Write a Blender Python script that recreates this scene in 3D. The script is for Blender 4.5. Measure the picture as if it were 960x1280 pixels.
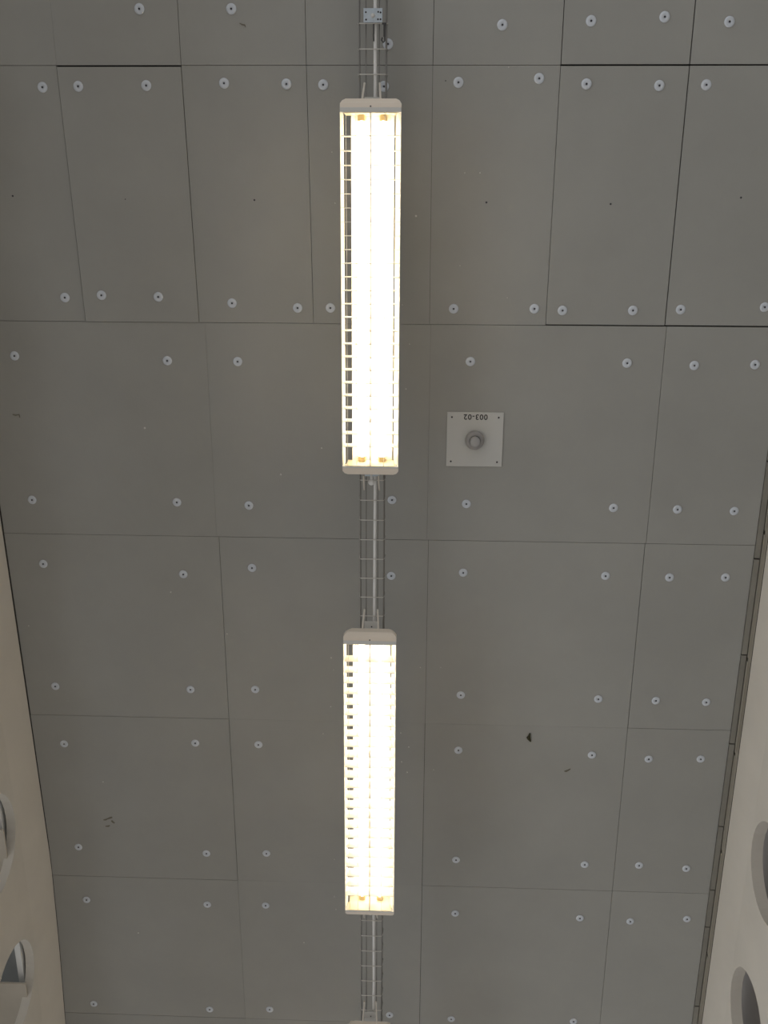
import bpy, bmesh, math, random
from mathutils import Vector, Matrix
random.seed(7)
for o in list(bpy.data.objects): bpy.data.objects.remove(o)
S = bpy.context.scene
COL = S.collection

# ------------------------------------------------------------------ camera
EYE = 1.60                      # eye height above the floor
CEIL = EYE + 4.3845             # underside of the ceiling boards
F, CX, CY = 1250.0, 480.0, 640.0
RIGHT = Vector((0.99924103, -0.00261759, 0.03886541))
DOWN = Vector((0.01518846, 0.94495171, -0.32685712))
FWD = Vector((-0.03587035, 0.32719935, 0.94427427))
cam = bpy.data.cameras.new('camera')
cam.sensor_fit = 'HORIZONTAL'; cam.sensor_width = 36.0; cam.lens = 36.0 * F / 960.0
cam.clip_start = 0.05; cam.clip_end = 200
camo = bpy.data.objects.new('camera', cam); COL.objects.link(camo)
mw = Matrix.Identity(4)
for i in range(3):
    mw[i][0] = RIGHT[i]; mw[i][1] = -DOWN[i]; mw[i][2] = -FWD[i]
mw[2][3] = EYE
camo.matrix_world = mw
S.camera = camo
S.view_settings.view_transform = 'Standard'; S.view_settings.look = 'None'
S.view_settings.exposure = 0.0; S.view_settings.gamma = 1.0
S.view_settings.use_curve_mapping = False

# ------------------------------------------------------------------ daylight
W = bpy.data.worlds.new('daylight'); S.world = W; W.use_nodes = True
nt = W.node_tree; nt.nodes.clear()
wo = nt.nodes.new('ShaderNodeOutputWorld'); bg = nt.nodes.new('ShaderNodeBackground')
tc = nt.nodes.new('ShaderNodeTexCoord'); sx = nt.nodes.new('ShaderNodeSeparateXYZ')
mr = nt.nodes.new('ShaderNodeMapRange')
mr.inputs['From Min'].default_value = -1; mr.inputs['From Max'].default_value = 1
cr = nt.nodes.new('ShaderNodeValToRGB')
cr.color_ramp.elements[0].color = (1.0, 1.03, 1.07, 1); cr.color_ramp.elements[1].color = (0.155, 0.135, 0.115, 1)
nt.links.new(tc.outputs['Generated'], sx.inputs[0]); nt.links.new(sx.outputs['X'], mr.inputs['Value'])
nt.links.new(mr.outputs[0], cr.inputs[0]); nt.links.new(cr.outputs[0], bg.inputs['Color'])
bg.inputs['Strength'].default_value = 1.33
nt.links.new(bg.outputs[0], wo.inputs['Surface'])
TUBE_STRENGTH = 11.5


def at(px, py, z=CEIL):
    """where the sight line through photo pixel (px,py) meets the level z"""
    r = RIGHT * ((px - CX) / F) + DOWN * ((py - CY) / F) + FWD
    k = (z - EYE) / r.z
    return Vector((r.x * k, r.y * k, z))


# ------------------------------------------------------------------ materials
def mat(name, col, rough=0.6, metal=0.0, noise=0.0, nscale=8.0, island=0.0, bump=0.0, bscale=80.0, emit=0.0):
    m = bpy.data.materials.new(name); m.use_nodes = True
    n = m.node_tree; b = n.nodes['Principled BSDF']
    b.inputs['Base Color'].default_value = (*col, 1); b.inputs['Roughness'].default_value = rough
    b.inputs['Metallic'].default_value = metal
    if emit:
        b.inputs['Emission Color'].default_value = (*col, 1); b.inputs['Emission Strength'].default_value = emit
    t = n.nodes.new('ShaderNodeTexCoord')
    last = None
    if noise or island:
        rgb = n.nodes.new('ShaderNodeRGB'); rgb.outputs[0].default_value = (*col, 1); last = rgb.outputs[0]
    if noise:
        nz = n.nodes.new('ShaderNodeTexNoise'); nz.inputs['Scale'].default_value = nscale
        nz.inputs['Detail'].default_value = 6; nz.inputs['Roughness'].default_value = 0.6
        n.links.new(t.outputs['Object'], nz.inputs['Vector'])
        mp = n.nodes.new('ShaderNodeMapRange'); mp.inputs['From Min'].default_value = 0.3; mp.inputs['From Max'].default_value = 0.7
        mp.inputs['To Min'].default_value = 1 - noise; mp.inputs['To Max'].default_value = 1 + noise
        n.links.new(nz.outputs['Fac'], mp.inputs['Value'])
        mx = n.nodes.new('ShaderNodeVectorMath'); mx.operation = 'SCALE'
        n.links.new(last, mx.inputs[0]); n.links.new(mp.outputs[0], mx.inputs['Scale']); last = mx.outputs[0]
    if island:
        g = n.nodes.new('ShaderNodeNewGeometry')
        mp = n.nodes.new('ShaderNodeMapRange'); mp.inputs['To Min'].default_value = 1 - island; mp.inputs['To Max'].default_value = 1 + island
        n.links.new(g.outputs['Random Per Island'], mp.inputs['Value'])
        mx = n.nodes.new('ShaderNodeVectorMath'); mx.operation = 'SCALE'
        n.links.new(last, mx.inputs[0]); n.links.new(mp.outputs[0], mx.inputs['Scale']); last = mx.outputs[0]
    if last is not None: n.links.new(last, b.inputs['Base Color'])
    if bump:
        nz = n.nodes.new('ShaderNodeTexNoise'); nz.inputs['Scale'].default_value = bscale; nz.inputs['Detail'].default_value = 4
        n.links.new(t.outputs['Object'], nz.inputs['Vector'])
        bp = n.nodes.new('ShaderNodeBump'); bp.inputs['Strength'].default_value = bump; bp.inputs['Distance'].default_value = 0.01
        n.links.new(nz.outputs['Fac'], bp.inputs['Height']); n.links.new(bp.outputs[0], b.inputs['Normal'])
    return m


M = dict(
    board=mat('cement_board', (0.345, 0.344, 0.324), 0.75, noise=0.045, nscale=2.2, island=0.02, bump=0.05),
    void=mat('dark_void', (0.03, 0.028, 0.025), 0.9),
    plaster=mat('white_plaster', (0.595, 0.56, 0.50), 0.7, noise=0.04, nscale=3.0, bump=0.05, bscale=30),
    backing=mat('grey_backing', (0.38, 0.35, 0.32), 0.8, noise=0.05),
    rib=mat('rib_plaster', (0.50, 0.455, 0.385), 0.75, noise=0.04),
    skyboard=mat('pale_blue_board', (0.50, 0.53, 0.545), 0.6, noise=0.03),
    whiteboard=mat('white_board', (0.80, 0.81, 0.80), 0.5),
    floor=mat('floor_concrete', (0.42, 0.39, 0.35), 0.7, noise=0.08, nscale=1.5, bump=0.1),
    profile=mat('grey_profile', (0.23, 0.22, 0.19), 0.6, noise=0.08, nscale=6, island=0.06),
    lip=mat('pale_lip', (0.36, 0.335, 0.28), 0.5),
    washer=mat('washer_grey', (0.62, 0.66, 0.72), 0.5, noise=0.05, nscale=20, island=0.05),
    screw=mat('dark_screw', (0.05, 0.05, 0.06), 0.45, metal=0.4),
    plate=mat('plate_white', (0.56, 0.56, 0.54), 0.45),
    sensor=mat('sensor_grey', (0.30, 0.29, 0.285), 0.5),
    sensor2=mat('sensor_lens', (0.36, 0.355, 0.355), 0.4),
    ink=mat('black_ink', (0.03, 0.03, 0.03), 0.6),
    steel=mat('galvanised_wire', (0.25, 0.24, 0.225), 0.38, metal=0.75),
    steel2=mat('bright_wire', (0.62, 0.60, 0.56), 0.4, metal=0.3),
    zinc=mat('zinc_plate', (0.58, 0.66, 0.74), 0.4, metal=0.35, noise=0.08, nscale=60),
    darkmetal=mat('dark_clamp', (0.07, 0.07, 0.07), 0.5, metal=0.3),
    pipe=mat('white_conduit', (0.84, 0.84, 0.83), 0.45),
    beige=mat('beige_plastic', (0.80, 0.71, 0.60), 0.5, noise=0.02),
    rimgrey=mat('grey_rim', (0.66, 0.655, 0.63), 0.45),
    white=mat('white_enamel', (0.88, 0.86, 0.80), 0.4),
    endplate=mat('end_reflector', (0.86, 0.76, 0.55), 0.35),
    socket=mat('lamp_socket', (0.62, 0.50, 0.28), 0.5),
    tube=mat('lit_tube', (1.0, 0.86, 0.64), 0.4, emit=TUBE_STRENGTH),
    hanger=mat('pale_hanger', (0.66, 0.61, 0.54), 0.45),
    debris=mat('dark_debris', (0.035, 0.032, 0.01), 0.9),
    scuff=mat('brown_scuff', (0.17, 0.155, 0.12), 0.9),
    fleck=mat('pale_fleck', (0.62, 0.60, 0.58), 0.8),
)


# ------------------------------------------------------------------ mesh helpers
def box(bm, x0, x1, y0, y1, z0, z1, bev=0.0):
    vs = [bm.verts.new(p) for p in ((x0, y0, z0), (x1, y0, z0), (x1, y1, z0), (x0, y1, z0), (x0, y0, z1), (x1, y0, z1), (x1, y1, z1), (x0, y1, z1))]
    fs = [bm.faces.new([vs[i] for i in q]) for q in ((0, 3, 2, 1), (4, 5, 6, 7), (0, 1, 5, 4), (1, 2, 6, 5), (2, 3, 7, 6), (3, 0, 4, 7))]
    if bev:
        es = set(e for f in fs for e in f.edges)
        bmesh.ops.bevel(bm, geom=list(es), offset=bev, segments=2, affect='EDGES', profile=0.5)


def prism(bm, pts, z0, z1):
    """pts: list of (x,y) corners"""
    a = [bm.verts.new((p[0], p[1], z0)) for p in pts]; b = [bm.verts.new((p[0], p[1], z1)) for p in pts]
    n = len(pts)
    bm.faces.new(a); bm.faces.new(b[::-1])
    for i in range(n): bm.faces.new((a[i], b[i], b[(i + 1) % n], a[(i + 1) % n]))


def tube(bm, pts, r, seg=8, caps=True):
    pts = [Vector(p) for p in pts]; rings = []
    for i, p in enumerate(pts):
        d = (pts[min(i + 1, len(pts) - 1)] - pts[max(i - 1, 0)]).normalized()
        u = d.cross(Vector((0, 0, 1)))
        if u.length < 1e-3: u = d.cross(Vector((1, 0, 0)))
        u.normalize(); v = d.cross(u)
        rings.append([bm.verts.new(p + u * (r * math.cos(2 * math.pi * k / seg)) + v * (r * math.sin(2 * math.pi * k / seg))) for k in range(seg)])
    for a, b in zip(rings, rings[1:]):
        for k in range(seg): bm.faces.new((a[k], a[(k + 1) % seg], b[(k + 1) % seg], b[k]))
    if caps: bm.faces.new(rings[0][::-1]); bm.faces.new(rings[-1])


def lathe(bm, prof, seg=32, c=(0, 0, 0)):
    """prof: (r,z) from top to bottom"""
    rings = []
    for r, z in prof:
        rings.append([bm.verts.new((c[0] + r * math.cos(2 * math.pi * k / seg), c[1] + r * math.sin(2 * math.pi * k / seg), c[2] + z)) for k in range(seg)])
    for a, b in zip(rings, rings[1:]):
        for k in range(seg): bm.faces.new((a[k], a[(k + 1) % seg], b[(k + 1) % seg], b[k]))
    bm.faces.new(rings[0]); bm.faces.new(rings[-1][::-1])


def obj(name, bm, m, parent=None, smooth=False):
    bmesh.ops.recalc_face_normals(bm, faces=bm.faces[:])
    me = bpy.data.meshes.new(name); bm.to_mesh(me); bm.free()
    me.materials.append(M[m])
    if smooth:
        for p in me.polygons: p.use_smooth = True
    o = bpy.data.objects.new(name, me); COL.objects.link(o)
    if parent: o.parent = parent
    return o


def empty(name, loc):
    o = bpy.data.objects.new(name, None); COL.objects.link(o); o.location = loc
    o.empty_display_size = 0.05
    return o


def tag(o, label, cat, group=None):
    o['label'] = label; o['category'] = cat
    if group: o['group'] = group
    return o


def struct(name, bm, m, parent=None, smooth=False):
    o = obj(name, bm, m, parent, smooth); o['kind'] = 'structure'; return o


def copy_tree(o, parent=None):
    c = o.copy(); COL.objects.link(c)
    if parent: c.parent = parent
    for ch in list(o.children): copy_tree(ch, c)
    return c


# ------------------------------------------------------------------ ceiling
XL, XR = -1.950, 1.553
bm = bmesh.new()


def board(x0a, x0b, x1a, x1b, y0l, y0r, y1l, y1r, g=(.001, .001, .001, .001), dz=0.0):
    """corners: left x at near/far, right x at near/far; y of near edge left/right, far edge left/right; g = inset left,right,near,far"""
    p = [(x0a + g[0], y0l + g[2]), (x1a - g[1], y0r + g[2]), (x1b - g[1], y1r - g[3]), (x0b + g[0], y1l - g[3])]
    prism(bm, p, CEIL + dz, CEIL + 0.022)


YR = [-2.43, -1.41, -0.382, 0.652, 1.655, 2.635, 3.620, 4.570, 5.56, 6.55, 7.55]
C5 = [-2.05, -1.505, -0.994, -0.485, 0.025, 0.535, 1.045, XR]
T, N, H_ = .0003, .0010, .0032       # tight, normal and open joints
# the row above the frame and the first row in view
for ya, yb in ((YR[0], YR[1]), (YR[1], YR[2])):
    for i in range(7):
        gl, gr, gf = N, N, N
        if i in (5, 6): gf = H_
        if i == 0: gr = T
        if i == 1: gl = T
        if i == 5: gl, gr = .0022, .0022
        if i == 6: gl = .0022
        xs = C5[:]
        if i == 0 or i == 6: pass
        board(xs[i], xs[i], xs[i + 1], xs[i + 1], ya, ya, yb, yb, (gl, gr, N, gf))
# second row: half-width boards with the widest joints
ins = [(N, .0013, N, N), (.0013, .0014, .0055, N), (.0010, N, N, N), (N, N, N, N), (T, N, N, N), (N, .0022, .0035, N), (.0022, N, .0028, .0018)]
drop = [0, -.0035, 0, 0, 0, -.003, -.0015]
for i in range(7):
    far = [-2.05, -1.484, -0.980, -0.477, 0.030, 0.532, 1.043, XR]
    board(C5[i], far[i], C5[i + 1], far[i + 1], YR[2], YR[2], YR[3] - (.004 if i > 4 else 0), YR[3] - (.004 if i > 4 else 0), ins[i], drop[i])
# third and later rows: full boards, the right-hand column half width
C3 = [-2.05, -0.955, 0.035, 1.052, XR]
wid = {3: [(N, T, N, .0008), (T, T, N, N), (T, N, N, N), (N, N, N, N)],
       4: [(N, .001, .0008, T), (.001, T, N, T), (N, N, N, T), (.0016, N, N, .001)],
       5: [(N, .001, .0006, .0018), (.001, N, T, T), (N, N, T, N), (N, N, .001, N)],
       6: [(N, .0004, .0018, N), (.0004, N, T, N), (N, N, N, N), (N, N, N, N)]}
for r in range(3, 10):
    x = C3[:]
    if r >= 4: x = [-2.05, -0.945, 0.042, 1.047, XR]
    for i in range(4):
        g = wid.get(r, wid[6])[i]
        dz = -.002 if (r == 5 and i == 0) else 0
        board(x[i], x[i], x[i + 1], x[i + 1], YR[r], YR[r], YR[r + 1], YR[r + 1], g, dz)
ceiling = struct('ceiling', bm, 'board')
bm = bmesh.new(); box(bm, -2.06, 1.62, YR[0], YR[-1], CEIL + 0.023, CEIL + 0.16)
struct('slab', bm, 'void', ceiling)
bm = bmesh.new(); box(bm, -6, 6, -6, 12, -0.12, 0.0); struct('floor', bm, 'floor')


# ------------------------------------------------------------------ walls with round openings
def pierced_wall(name, side, path, holes, r, zc, thick):
    """long upright plaster panel: path = [(x, y)...] along its top, round holes cut through; side = +1 right, -1 left"""
    bm = bmesh.new()
    zt, zk, zb = CEIL + (0.0 if side < 0 else -0.012), EYE + 4.135, EYE + 3.15
    cove = 0.028 * side
    ys = [p[1] for p in path]

    def xat(y):
        for (xa, ya), (xb, yb) in zip(path, path[1:]):
            if ya <= y <= yb: return xa + (xb - xa) * (y - ya) / (yb - ya)
        return path[-1][0] if y > path[-1][1] else path[0][0]
    cuts = [ys[0]]
    pitch = holes[1] - holes[0]
    for h in holes: cuts += [h - pitch / 2]
    cuts += [holes[-1] + pitch / 2, ys[-1]]
    V = {}

    def v(y, z, layer):
        k = (round(y, 5), round(z, 5), layer)
        if k not in V:
            x = xat(y) + cove
            if z > zk: x = xat(y)
            V[k] = bm.verts.new((x + (thick * side if layer else 0), y, z))
        return V[k]
    NS = 48
    for a, b in zip(cuts, cuts[1:]):
        h = (a + b) / 2
        is_h = any(abs(h - q) < 1e-4 for q in holes)
        for layer in (0, 1):
            sub = [a + (b - a) * k / 8 for k in range(9)]
            for s, t in zip(sub, sub[1:]):
                bm.faces.new((v(s, zk, layer), v(t, zk, layer), v(t, zt, layer), v(s, zt, layer)))
            if not is_h:
                for s, t in zip(sub, sub[1:]):
                    bm.faces.new((v(s, zb, layer), v(t, zb, layer), v(t, zk, layer), v(s, zk, layer)))
                continue
            # ring of quads between the circle and the panel outline
            outer = [(s, zk) for s in sub] + [(b, zk - (zk - zb) * k / 6) for k in range(1, 7)] + [(sub[7 - k], zb) for k in range(8)] + [(a, zb + (zk - zb) * k / 6) for k in range(1, 6)]
            circ = []
            for (y, z) in outer:
                an = math.atan2(z - zc, y - h); circ.append(an)
            n = len(outer)
            for k in range(n):
                k2 = (k + 1) % n
                a0, a1 = circ[k], circ[k2]
                while a1 > a0: a1 -= 2 * math.pi
                while a0 - a1 > math.pi: a1 += 2 * math.pi
                am = (a0 + a1) / 2
                P0 = (h + r * math.cos(a0), zc + r * math.sin(a0)); Pm = (h + r * math.cos(am), zc + r * math.sin(am)); P1 = (h + r * math.cos(a1), zc + r * math.sin(a1))
                bm.faces.new((v(*outer[k], layer), v(*P0, layer), v(*Pm, layer), v(*P1, layer), v(*outer[k2], layer)))
                if layer == 1:
                    for A, B in ((P0, Pm), (Pm, P1)):
                        bm.faces.new((v(*A, 0), v(*B, 0), v(*B, 1), v(*A, 1)))
    # close the long edges
    bm.normal_update()
    be = [e for e in bm.edges if len(e.link_faces) == 1]
    es = [e for e in be if all(abs(w.co.z - zt) < 1e-4 for w in e.verts)]
    eb = [e for e in be if all(abs(w.co.z - zb) < 1e-4 for w in e.verts)]
    bmesh.ops.bridge_loops(bm, edges=es); bmesh.ops.bridge_loops(bm, edges=eb)
    o = struct(name, bm, 'plaster')
    return o


HR = [3.09 + 0.86 * k for k in range(-6, 5)]
HL = [3.05 + 0.87 * k for k in range(-6, 5)]
wr = pierced_wall('wall_right', 1, [(1.604, -2.4), (1.604, 7.4)], HR, 0.235, EYE + 3.885, 0.056)
wl = pierced_wall('wall_left', -1, [(-2.004, -2.4), (-1.990, 0.6), (-1.980, 1.55), (-1.961, 2.7), (-1.949, 3.55), (-1.963, 4.1), (-1.985, 4.66), (-2.0, 7.4)], HL, 0.25, EYE + 3.865, 0.045)
# outer skins beyond the openings; the left one is added to darken its bay
bm = bmesh.new(); box(bm, 1.80, 1.86, -2.4, 7.4, EYE + 3.5, CEIL + 0.1)
struct('trim_1', bm, 'backing')
bm = bmesh.new(); box(bm, -2.78, -2.72, -2.4, 7.4, EYE + 3.35, EYE + 4.30)
struct('added_skin', bm, 'skyboard')
bm = bmesh.new(); box(bm, -2.719, -2.046, -2.4, 7.4, EYE + 4.24, EYE + 4.30)
struct('trim_2', bm, 'skyboard')
bm = bmesh.new(); box(bm, -2.076, -2.046, -2.4, 7.4, EYE + 4.10, EYE + 4.239)
struct('trim_3', bm, 'whiteboard')
ZR = EYE + 4.03
bm = bmesh.new()
for k, h in enumerate(HL):
    yb = at(48, 1231, ZR).y + 0.87 * (k - 7) - (0.08 if k != 7 else 0)
    box(bm, -2.70, -2.010 if k <= 7 else -2.04, yb, yb + 0.33, ZR, ZR + .012)
struct('trim_4', bm, 'rib')
bm = bmesh.new()  # dark strip drawn in for the shade of the gap along the left wall
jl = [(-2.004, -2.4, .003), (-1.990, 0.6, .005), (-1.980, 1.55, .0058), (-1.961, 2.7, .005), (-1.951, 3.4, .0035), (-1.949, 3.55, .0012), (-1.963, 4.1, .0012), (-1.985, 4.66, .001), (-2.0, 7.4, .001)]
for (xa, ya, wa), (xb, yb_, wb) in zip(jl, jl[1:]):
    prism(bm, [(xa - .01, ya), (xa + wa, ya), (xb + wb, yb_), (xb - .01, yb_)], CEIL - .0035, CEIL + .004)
struct('shadow_gap_strip', bm, 'void')
# metal edge profile between the boards and the right wall
js = [at(943.5, 698).y, at(928, 818).y, at(911, 929).y, at(898, 1032).y, at(887, 1111.5).y, at(882, 1158).y, at(871, 1257).y]
js = [js[0] - 0.47 * k for k in range(8, 0, -1)] + js + [js[-1] + 0.5 * k for k in range(1, 6)]
bm = bmesh.new()
for a, b in zip(js, js[1:]):
    box(bm, 1.5545, 1.5785, a + .0035, b - .0035, CEIL - 0.006 + random.uniform(-.002, .002), CEIL + 0.02)
struct('trim_5', bm, 'profile')
bm = bmesh.new()
k = 0
y = -2.3
while y < 7.2:
    l = random.uniform(.5, .9)
    box(bm, 1.5835, 1.5872, y, y + l - .02, CEIL - 0.010 + random.uniform(-.003, .002), CEIL + 0.02); y += l
struct('trim_6', bm, 'lip')
bm = bmesh.new(); box(bm, 1.5895, 1.6035, -2.4, 7.4, CEIL - .006, CEIL + 0.02)
struct('trim_7', bm, 'lip')

# stains and specks on the boards
def blob(bm, c, pts, z=CEIL - 0.0045, t=0.0052):
    P = [at(c[0] + x, c[1] + y) for x, y in pts]
    prism(bm, [(p.x, p.y) for p in P], z, z + t)


def stroke(bm, pts, w):
    L, R = [], []
    for i, (x, y, k) in enumerate(pts):
        a = pts[max(i - 1, 0)]; b = pts[min(i + 1, len(pts) - 1)]
        d = Vector((b[0] - a[0], b[1] - a[1])).normalized(); nrm = Vector((-d.y, d.x)) * w * k
        L.append((x + nrm.x, y + nrm.y)); R.append((x - nrm.x, y - nrm.y))
    P = [at(*q) for q in L + R[::-1]]
    prism(bm, [(p.x, p.y) for p in P], CEIL - 0.0028, CEIL + 0.0004)


marks = [[[(129.5, 1024.5, .5), (132, 1024.3, 1), (135, 1023, .8), (138, 1021.9, 1.2), (140.5, 1021.2, .8)], [(139.5, 1025.3, .8), (141, 1027, 1.2), (143.5, 1028.6, .7)], [(132, 1032.5, .5), (135.5, 1032.4, 1.0), (137.5, 1031.6, .6)]],
         [[(705.5, 964, .5), (708, 963.8, 1), (710.5, 962.5, .7), (713, 961, .4)]],
         [[(16, 518, .4), (20, 519, .6), (24, 518, .5), (25, 522, .3)]],
         [[(299.5, 29, .4), (303, 30.8, .8), (306, 31.3, .8), (307, 34, .3)]]]
for grp in marks:
    bm = bmesh.new()
    for st in grp: stroke(bm, st, 0.95)
    obj('scuff_mark', bm, 'scuff', ceiling)
bm = bmesh.new()  # small pale raised dots spread over the boards
for x, y, s in [(520, 270, 1.8), (600, 216, 1.2), (636, 84, 1.0), (402, 560, 1.4), (507.5, 486, 1.3), (213.5, 740, 1.3), (284, 792, 1.4), (414, 822, 1.3), (417, 837, 1), (413.5, 883, 1.3), (404, 917, 1), (129, 977, 1.2),
                (525.5, 834, 1.3), (501, 916, 1.2), (511, 933.5, 1.4), (502, 952, 1.2), (509, 965, 1.4), (542, 962, .9), (418, 1120.5, 1.4), (420, 1136.5, 1.2), (380, 1178, 1.2), (173, 1166, 1.2), (351, 593, 1.6), (181, 535, 1.8),
                (634, 372, .9), (575, 332, .9), (551, 834, .8), (415, 190, 1), (419, 254, 1.1), (503, 381, .9), (36, 782, 1), (418, 1074, .9), (581, 216, .9), (512, 430, 1.0)]:
    p = at(x, y); rr = s * 0.0026
    lathe(bm, [(rr, .001), (rr * .9, -.0035), (rr * .5, -.0042)], 8, (p.x, p.y, CEIL))
fl = obj('pale_speck', bm, 'fleck', ceiling); fl['kind'] = 'stuff'


# ------------------------------------------------------------------ fluorescent lamps under a wire cable tray
SL = 0.05                                        # the run falls slightly along its length
LX = -0.2135


def lens_z(y): return CEIL - 0.28 - SL * (y - 0.5)
def tray_z(y): return CEIL - 0.098 - SL * (y + 0.4)


LL = 1.405                                       # visible length of the louvre opening


def make_lamp():
    root = empty('louvre_lamp', (0, 0, 0))
    hw = 0.1177
    # housing: hollow channel above the tubes
    bm = bmesh.new()
    box(bm, -0.083, 0.090, 0.0, LL, 0.116, 0.122)
    box(bm, -.083, -.0805, 0.0, LL, 0.104, 0.116); box(bm, .0875, .090, 0.0, LL, 0.104, 0.116)
    box(bm, -0.05, 0.05, 0.02, LL - .02, 0.122, 0.126, .001)
    obj('housing', bm, 'white', root)
    # flared side rails
    for s in (-1, 1):
        bm = bmesh.new()
        xt = 0.1095 if s < 0 else 0.0965
        vs = [(s * hw, 0.0), (s * xt, 0.066), (s * (xt + .002), 0.068), (s * (hw + .0016), 0.001)]
        a = [bm.verts.new((x, 0, z)) for x, z in vs]; b = [bm.verts.new((x, LL, z)) for x, z in vs]
        for i in range(4): bm.faces.new((a[i], a[(i + 1) % 4], b[(i + 1) % 4], b[i]))
        bm.faces.new(a); bm.faces.new(b[::-1])
        obj('side_rail', bm, 'white', root)
    # louvre: cross blades, centre blade, thin runners
    bm = bmesh.new()
    n = 24
    for k in range(n):
        y = 0.085 + (LL - 0.170) * k / (n - 1)
        for s in (-1, 1):
            p = [(s * .0015, 0.002), (s * (hw - .004), 0.002), (s * (.110 if s < 0 else .097), 0.067), (s * .0015, 0.067)]
            a = [bm.verts.new((x, y - .0011, z)) for x, z in p]; b = [bm.verts.new((x, y + .0011, z)) for x, z in p]
            for i in range(4): bm.faces.new((a[i], a[(i + 1) % 4], b[(i + 1) % 4], b[i]))
            bm.faces.new(a); bm.faces.new(b[::-1])
    box(bm, -.0022, .0022, .002, LL - .002, 0.001, 0.068)
    for x in (-.0975, .1005): box(bm, x - .0009, x + .0009, .002, LL - .002, 0.02, 0.024)
    for x in (-.057, .057): tube(bm, [(x, -.002, -.001), (x, LL + .002, -.001)], .0010, 6)
    obj('louvre', bm, 'white', root)
    # end reflectors
    for y0, y1 in ((0.0, .0025), (LL - .0025, LL)):
        bm = bmesh.new(); box(bm, -.1035, .1035, y0, y1, 0.003, 0.116); obj('end_reflector', bm, 'endplate', root)
    # tubes in their sockets
    for x in (-.040, .046):
        bm = bmesh.new(); tube(bm, [(x, .024, .090), (x, LL - .024, .090)], .013, 16)
        t = obj('tube', bm, 'tube', root, True); t['label'] = 'glowing warm white tube'
        for y0, y1 in ((.0026, .026), (LL - .026, LL - .0026)):
            bm = bmesh.new(); box(bm, x - .0145, x + .0145, y0, y1, .076, .115, .004); obj('socket', bm, 'socket', root)
    # rim bars and plastic end caps
    for s, y0, w in ((-1, 0.0, .017), (1, LL, .006)):
        bm = bmesh.new(); ya, yb = sorted((y0 + s * .0003, y0 + s * w)); box(bm, -hw - .0008, hw + .0008, ya, yb, 0.0, 0.05, .0015); obj('rim_bar', bm, 'rimgrey', root)
        bm = bmesh.new()
        y1 = y0 + s * w; e = .034
        secs = [(y1 + s * .0003, 0.002, .072, hw + .001, hw - .006), (y1 + s * e * .45, 0.008, .074, hw + .001, hw - .012), (y1 + s * e * .8, 0.016, .072, hw - .007, hw - .022), (y1 + s * e, 0.024, .066, hw - .020, hw - .034)]
        rings = []
        for (y, zb, zt, w0, w1) in secs:
            q = [(-w0, zb), (w0, zb), (w0, zb + (zt - zb) * .55), (w1, zt), (-w1, zt), (-w0, zb + (zt - zb) * .55)]
            rings.append([bm.verts.new((x, y, z)) for x, z in q])
        for a, b in zip(rings, rings[1:]):
            for i in range(6): bm.faces.new((a[i], a[(i + 1) % 6], b[(i + 1) % 6], b[i]))
        bm.faces.new(rings[0]); bm.faces.new(rings[-1][::-1])
        cap = obj('end_cap', bm, 'beige', root)
        if s < 0:
            bm = bmesh.new(); lathe(bm, [(.003, .004), (.003, -.001), (.0015, -.0016)], 10, (0, y1 - .004, .0035)); obj('cap_screw', bm, 'screw', cap)
    # zinc bracket at each end, holding the lamp to the tray
    for s, y0 in ((-1, -.036), (1, LL + .040)):
        ya, yb = sorted((y0 - s * .01, y0 + s * .030))
        bm = bmesh.new(); box(bm, -.030, .034, ya, yb, .112, .115, .0008); box(bm, -.030, .034, *sorted((y0 - s * .01, y0 - s * .007)), .06, .113)
        br = obj('mounting_bracket', bm, 'zinc' if s > 0 else 'rimgrey', root)
        bm = bmesh.new()
        for x in ((-.022, .003, .026) if s > 0 else (.003,)): lathe(bm, [(.0032, .002), (.0032, -.0012)], 10, (x, y0 + s * .004, .112))
        obj('hole', bm, 'screw', br)
    bm = bmesh.new(); lathe(bm, [(.012, .01), (.0145, .0), (.012, -.008), (.004, -.010)], 16, (-.001, LL + .098, .118)); 
    tube(bm, [(-.001, LL + .098, .122), (-.001, LL + .06, .114)], .006, 8)
    obj('clamp_knob', bm, 'pipe', root, True)
    for s in (-1, 1):
        bm = bmesh.new(); a = Vector((s * .030, -.118, .124)); b = Vector((s * .037, -.040, .052))
        tube(bm, [a + Vector((0, 0, .004)), a, b, b + Vector((0, .02, -.003))], .0042, 8)
        obj('hanger_arm', bm, 'hanger', root, True)
        bm = bmesh.new(); tube(bm, [(s * .033, LL + .135, .124), (s * .032, LL + .055, .058)], .0035, 8)
        obj('hanger_arm', bm, 'hanger', root, True)
    return root


lamp = make_lamp()
tag(lamp, 'lit louvred fluorescent lamp, whole in view, nearest the top of the picture', 'ceiling lamp', 'lamps in the middle row')
Y1, Y2 = at(462.5, 140, lens_z(-.19)).y, at(463, 806, lens_z(2.03)).y
lamps = [lamp, copy_tree(lamp), copy_tree(lamp)]
lamps[1]['label'] = 'lit louvred fluorescent lamp whole in view, farther down the tray below the first'
lamps[2]['label'] = 'lamp at the bottom picture edge with only its rounded end cap showing'
for k, l in enumerate(lamps):
    y = Y1 + (Y2 - Y1) * k - (.05 if k == 2 else 0)
    l.location = (LX - .002 * k, y, lens_z(y)); l.rotation_euler = (-math.atan(SL), 0, 0)

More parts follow.
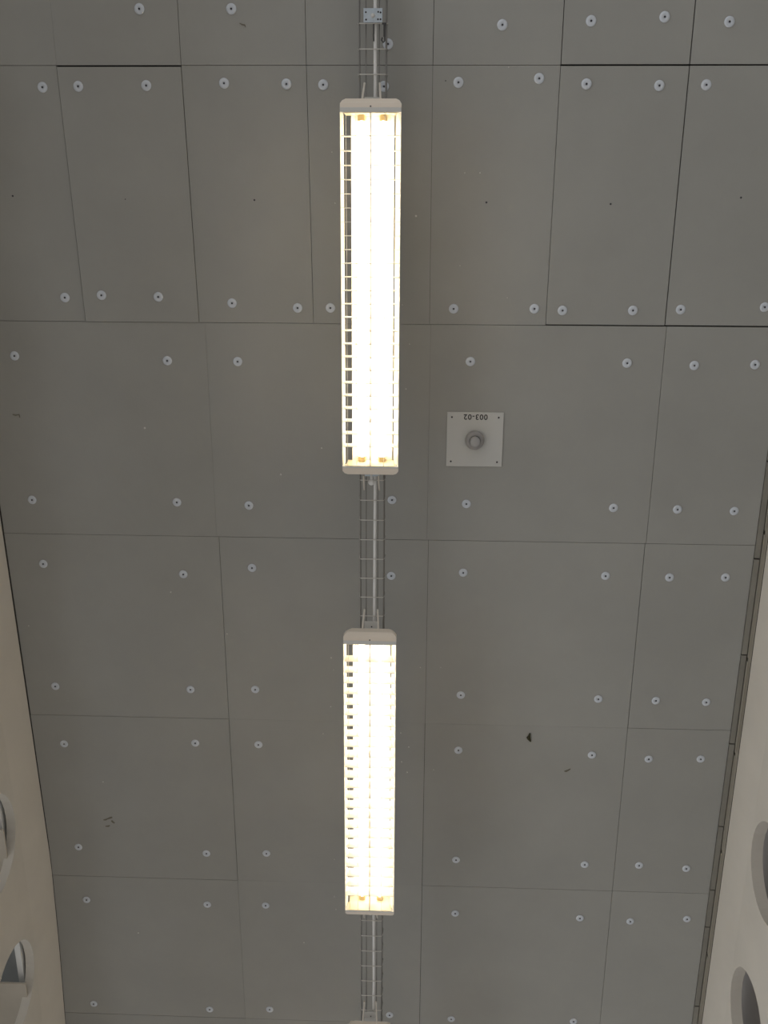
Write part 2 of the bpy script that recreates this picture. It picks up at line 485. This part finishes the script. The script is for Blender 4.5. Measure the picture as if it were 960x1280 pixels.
# wire cable tray
tray = empty('cable_tray', (LX + .001, -1.0, tray_z(-1.0)))
tag(tray, 'galvanised wire mesh cable tray running lengthwise above the lamps', 'cable tray')
TL = 6.5
P = lambda x, y, z: (x, y, -SL * y + z)
for x, z in ((-.052, 0), (-.026, 0), (.026, 0), (.052, 0), (-.0535, .05), (.0535, .05)):
    bm = bmesh.new(); tube(bm, [P(x, 0, z), P(x, TL, z)], .0024, 8); obj('long_wire', bm, 'steel', tray, True)
ys = at(466, 61.5, tray_z(-.43)).y - (-1.0)
k0 = -int(ys / .0915)
for k in range(k0, 66):
    y = ys + k * .0915
    if y > TL - .01 or y < .01: continue
    bm = bmesh.new(); zz = -.0038
    tube(bm, [P(-.0562, y, .05), P(-.0562, y, .006), P(-.050, y, zz), P(.050, y, zz), P(.0562, y, .006), P(.0562, y, .05)], .0022, 6)
    obj('cross_wire', bm, 'steel2', tray, True)

# white conduit lying in the tray
bm = bmesh.new(); pts = []
for k in range(70):
    y = -0.95 + k * .093
    pts.append((LX + .0125 + .0025 * math.sin(y * 1.7) + (.003 * math.sin(y * 21) if y > 4.0 else 0), y, tray_z(y) + .0095))
tube(bm, pts, .0072, 12)
tag(obj('conduit', bm, 'pipe', None, True), 'white cable conduit lying lengthwise in the wire tray', 'conduit')

# hanger plate that carries the tray near the top edge of the picture
yh = at(465, 19.5, tray_z(-.5) - .008).y
hg = empty('tray_hanger', (LX + .002, yh, tray_z(yh)))
tag(hg, 'small zinc hanger plate under the cable tray at the top picture edge', 'hanger')
bm = bmesh.new(); box(bm, -.036, .037, -.024, .024, -.0105, -.0062, .0015); box(bm, -.036, .037, -.026, -.023, -.0105, .004); pl = obj('plate', bm, 'zinc', hg)
for x, y in ((-.027, -.012), (-.026, .014), (.021, -.013), (.030, -.011), (.020, .013), (.030, .013)):
    bm = bmesh.new(); lathe(bm, [(.0036, .002), (.0036, -.0006)], 10, (x, y, -.0105)); obj('hole', bm, 'screw', pl)
bm = bmesh.new(); lathe(bm, [(.009, .0), (.009, -.003), (.006, -.0045), (.006, -.010), (.004, -.011)], 6, (0, 0, -.0105)); obj('bolt', bm, 'rimgrey', hg)
bm = bmesh.new(); tube(bm, [(0, 0, -.006), (0, 0, CEIL - tray_z(yh) - .001)], .004, 8); obj('rod', bm, 'steel', hg, True)
bm = bmesh.new(); box(bm, .036, .052, .024, .031, -.008, -.003); box(bm, .041, .050, .031, .074, -.006, -.003)
tube(bm, [(.046, .072, -.004), (.047, .088, -.004), (.040, .094, -.004), (.034, .086, -.004), (.037, .076, -.004)], .0028, 8); obj('hook', bm, 'darkmetal', hg)
bm = bmesh.new(); tube(bm, [(.003, .027, -.004), (.003, .060, -.004), (.002, .066, -.004), (.003, .090, -.004)], .0026, 8); obj('hook', bm, 'darkmetal', hg)

# ------------------------------------------------------------------ smoke detector plate
c = at(593.3, 549.2)
sd = empty('smoke_detector', (c.x, c.y, CEIL))
sd.rotation_euler = (0, 0, 0)
tag(sd, 'square white plate with round grey detector, numbered 003-02 upside down', 'detector')
bm = bmesh.new(); box(bm, -.126, .126, -.126, .126, -.005, -.0002, .0008); pl = obj('plate', bm, 'plate', sd)
bm = bmesh.new(); lathe(bm, [(.040, -.005), (.043, -.007), (.043, -.020), (.039, -.028), (.030, -.032), (.026, -.032)], 40)
b = obj('detector_base', bm, 'sensor', sd, True)
bm = bmesh.new(); lathe(bm, [(.0225, -.0315), (.0232, -.040), (.0225, -.050), (.019, -.053), (.010, -.054)], 32); obj('detector_head', bm, 'sensor2', sd, True)
bm = bmesh.new(); lathe(bm, [(.0250, -.030), (.0250, -.0326), (.0235, -.0326)], 32); obj('shadow_ring', bm, 'darkmetal', b)
for x, y in ((-.105, -.103), (.104, -.103), (-.105, .103), (.104, .104)):
    bm = bmesh.new(); lathe(bm, [(.0042, -.0045), (.0042, -.0062), (.002, -.0068)], 12, (x, y, 0)); obj('screw', bm, 'screw', pl)
cu = bpy.data.curves.new('lettering', 'FONT'); cu.body = '003-02'; cu.align_x = 'CENTER'; cu.align_y = 'CENTER'
cu.size = 0.034; cu.extrude = 0.0003; cu.space_character = 1.14; cu.offset = 0.0007
to = bpy.data.objects.new('tmp', cu); COL.objects.link(to)
bpy.context.view_layer.update()
me = bpy.data.meshes.new_from_object(to.evaluated_get(bpy.context.evaluated_depsgraph_get()))
bpy.data.objects.remove(to)
me.materials.clear(); me.materials.append(M['ink'])
tx = bpy.data.objects.new('lettering', me); COL.objects.link(tx); tx.parent = pl
# seen from below, upside down: letter right = -X, letter up = +Y, face towards -Z
tx.matrix_local = Matrix(((-1, 0, 0, 0.001), (0, 1, 0, -.1055), (0, 0, -1, -.0053), (0, 0, 0, 1)))

# ------------------------------------------------------------------ washers holding the boards
rows = [
    [(174, 11), (289, 11), (485, 55), (628, 31), (739, 26), (831, 21), (912, 27)],
    [(53, 109), (98, 108), (183, 107), (280, 104), (358, 105), (404, 106), (480, 108), (573, 103), (674, 98), (733, 105), (824, 107), (883, 106)],
    [(81, 372), (127, 369), (198, 371), (290, 379), (372, 385), (413, 385), (567, 386), (668, 386), (703, 388), (791, 388), (851, 387), (956, 384)],
    [(18, 445), (209, 451), (297, 452), (588, 452), (784, 454), (868, 457), (944, 456)],
    [(40, 625), (221, 628), (311, 632), (490, 625), (583, 630), (767, 635), (847, 637), (918, 639)],
    [(54, 705), (229, 718), (315, 710), (489, 720), (579, 716), (757, 720), (837, 722), (907, 722)],
    [(69, 858), (238, 862), (319, 862), (576, 869), (748, 874), (820, 876), (883, 878)],
    [(80, 930), (244, 929), (323, 931), (573, 938), (740, 944), (811, 949), (876, 949)],
    [(98, 1059), (258, 1067), (333, 1067), (570, 1075), (731, 1081), (799, 1082), (858, 1086)],
    [(108, 1125), (259, 1131), (332, 1132), (487, 1137), (569, 1142), (725, 1148), (788, 1152), (859, 1149)],
    [(117, 1255), (262, 1262), (337, 1262), (487, 1269), (564, 1274), (717, 1277)]]
ordn = ['first', 'second', 'third', 'fourth', 'fifth', 'sixth', 'seventh', 'eighth', 'ninth', 'tenth', 'eleventh', 'twelfth']
rown = ['topmost row of washers', 'second row of washers from the top', 'third row of washers from the top', 'fourth row of washers from the top', 'fifth row of washers from the top',
        'sixth row of washers from the top', 'seventh row of washers from the top', 'fourth row of washers from the bottom', 'third row of washers from the bottom', 'second row of washers from the bottom', 'lowest row of washers']
bm = bmesh.new(); lathe(bm, [(.0195, .0005), (.0208, -.0012), (.0195, -.0030), (.012, -.0042), (.0065, -.0036), (.0050, -.0025)], 28)
w0 = obj('ceiling_washer', bm, 'washer', None, True)
bm = bmesh.new(); lathe(bm, [(.0036, -.0022), (.0040, -.0048), (.0022, -.0056)], 12); obj('screw', bm, 'screw', w0, True)
first = True
for r, row in enumerate(rows):
    for k, (px, py) in enumerate(row):
        o = w0 if first else copy_tree(w0); first = False
        p = at(px, py, CEIL - .003); o.location = (p.x, p.y, CEIL - .0004 - (.0035 if r == 2 - 1 and k in (1, 2, 9, 10) or r == 2 and k in (1, 2, 8, 9) else 0))
        o.rotation_euler = (random.uniform(-.03, .03), random.uniform(-.03, .03), random.uniform(0, 6))
        q = 'behind the tray, ' if (px, py) in ((485, 55), (480, 108)) else ''
        lab = ('pale washer %s%s in the %s' if q else 'pale round washer, %s%s from left in the %s') % (q, ordn[k], rown[r])
        if px < 490 and px > 480 and not q: lab = 'pale washer just right of tray, %s in %s' % (ordn[k], rown[r])
        if r in (3, 4) and px in (588, 583): lab = 'pale round washer %s the detector plate, %s from left in the %s' % ('above' if r == 3 else 'below', ordn[k], 'fourth washer row' if r == 3 else 'fifth washer row')
        tag(o, lab, 'washer', 'round washers holding the ceiling boards')

# bare screws in the middle of the half-width boards
bare = [(16, 245, 'at the left picture edge'), (157, 249, 'on the board second from the left'), (318, 250, 'on the board just left of the upper lamp'), (608, 253, 'on the board right of the upper lamp'),
        (763, 255, 'on the board above and right of the detector plate'), (926, 247, 'near the right picture edge'), (557, 101, 'left of a washer beside the upper lamp top')]
bm = bmesh.new(); lathe(bm, [(.0030, .001), (.0040, -.0012), (.0024, -.0022)], 12); s0 = obj('bare_screw', bm, 'screw')
for k, (px, py, t) in enumerate(bare):
    o = s0 if k == 0 else copy_tree(s0)
    p = at(px, py); o.location = (p.x, p.y, CEIL - (.0035 if k in (1, 4) else 0.0015 if k == 5 else 0)); o.scale = (1, 1, 1) if k not in (1, 6) else (.6, .6, 1)
    tag(o, 'tiny dark bare screw head ' + t, 'screw', 'bare screws in the ceiling boards')

bm = bmesh.new()
blob(bm, (661.5, 921.5), [(0, -5.2), (1.6, -5), (1.4, -1), (2.2, 3), (2.2, 5.4), (.2, 4.4), (-2.6, 1.8), (-3.4, 0), (-1.6, -1.6)], CEIL - .006, .0062)
tag(obj('debris_scrap', bm, 'debris'), 'small dark scrap stuck to the ceiling board right of the lower lamp', 'debris')
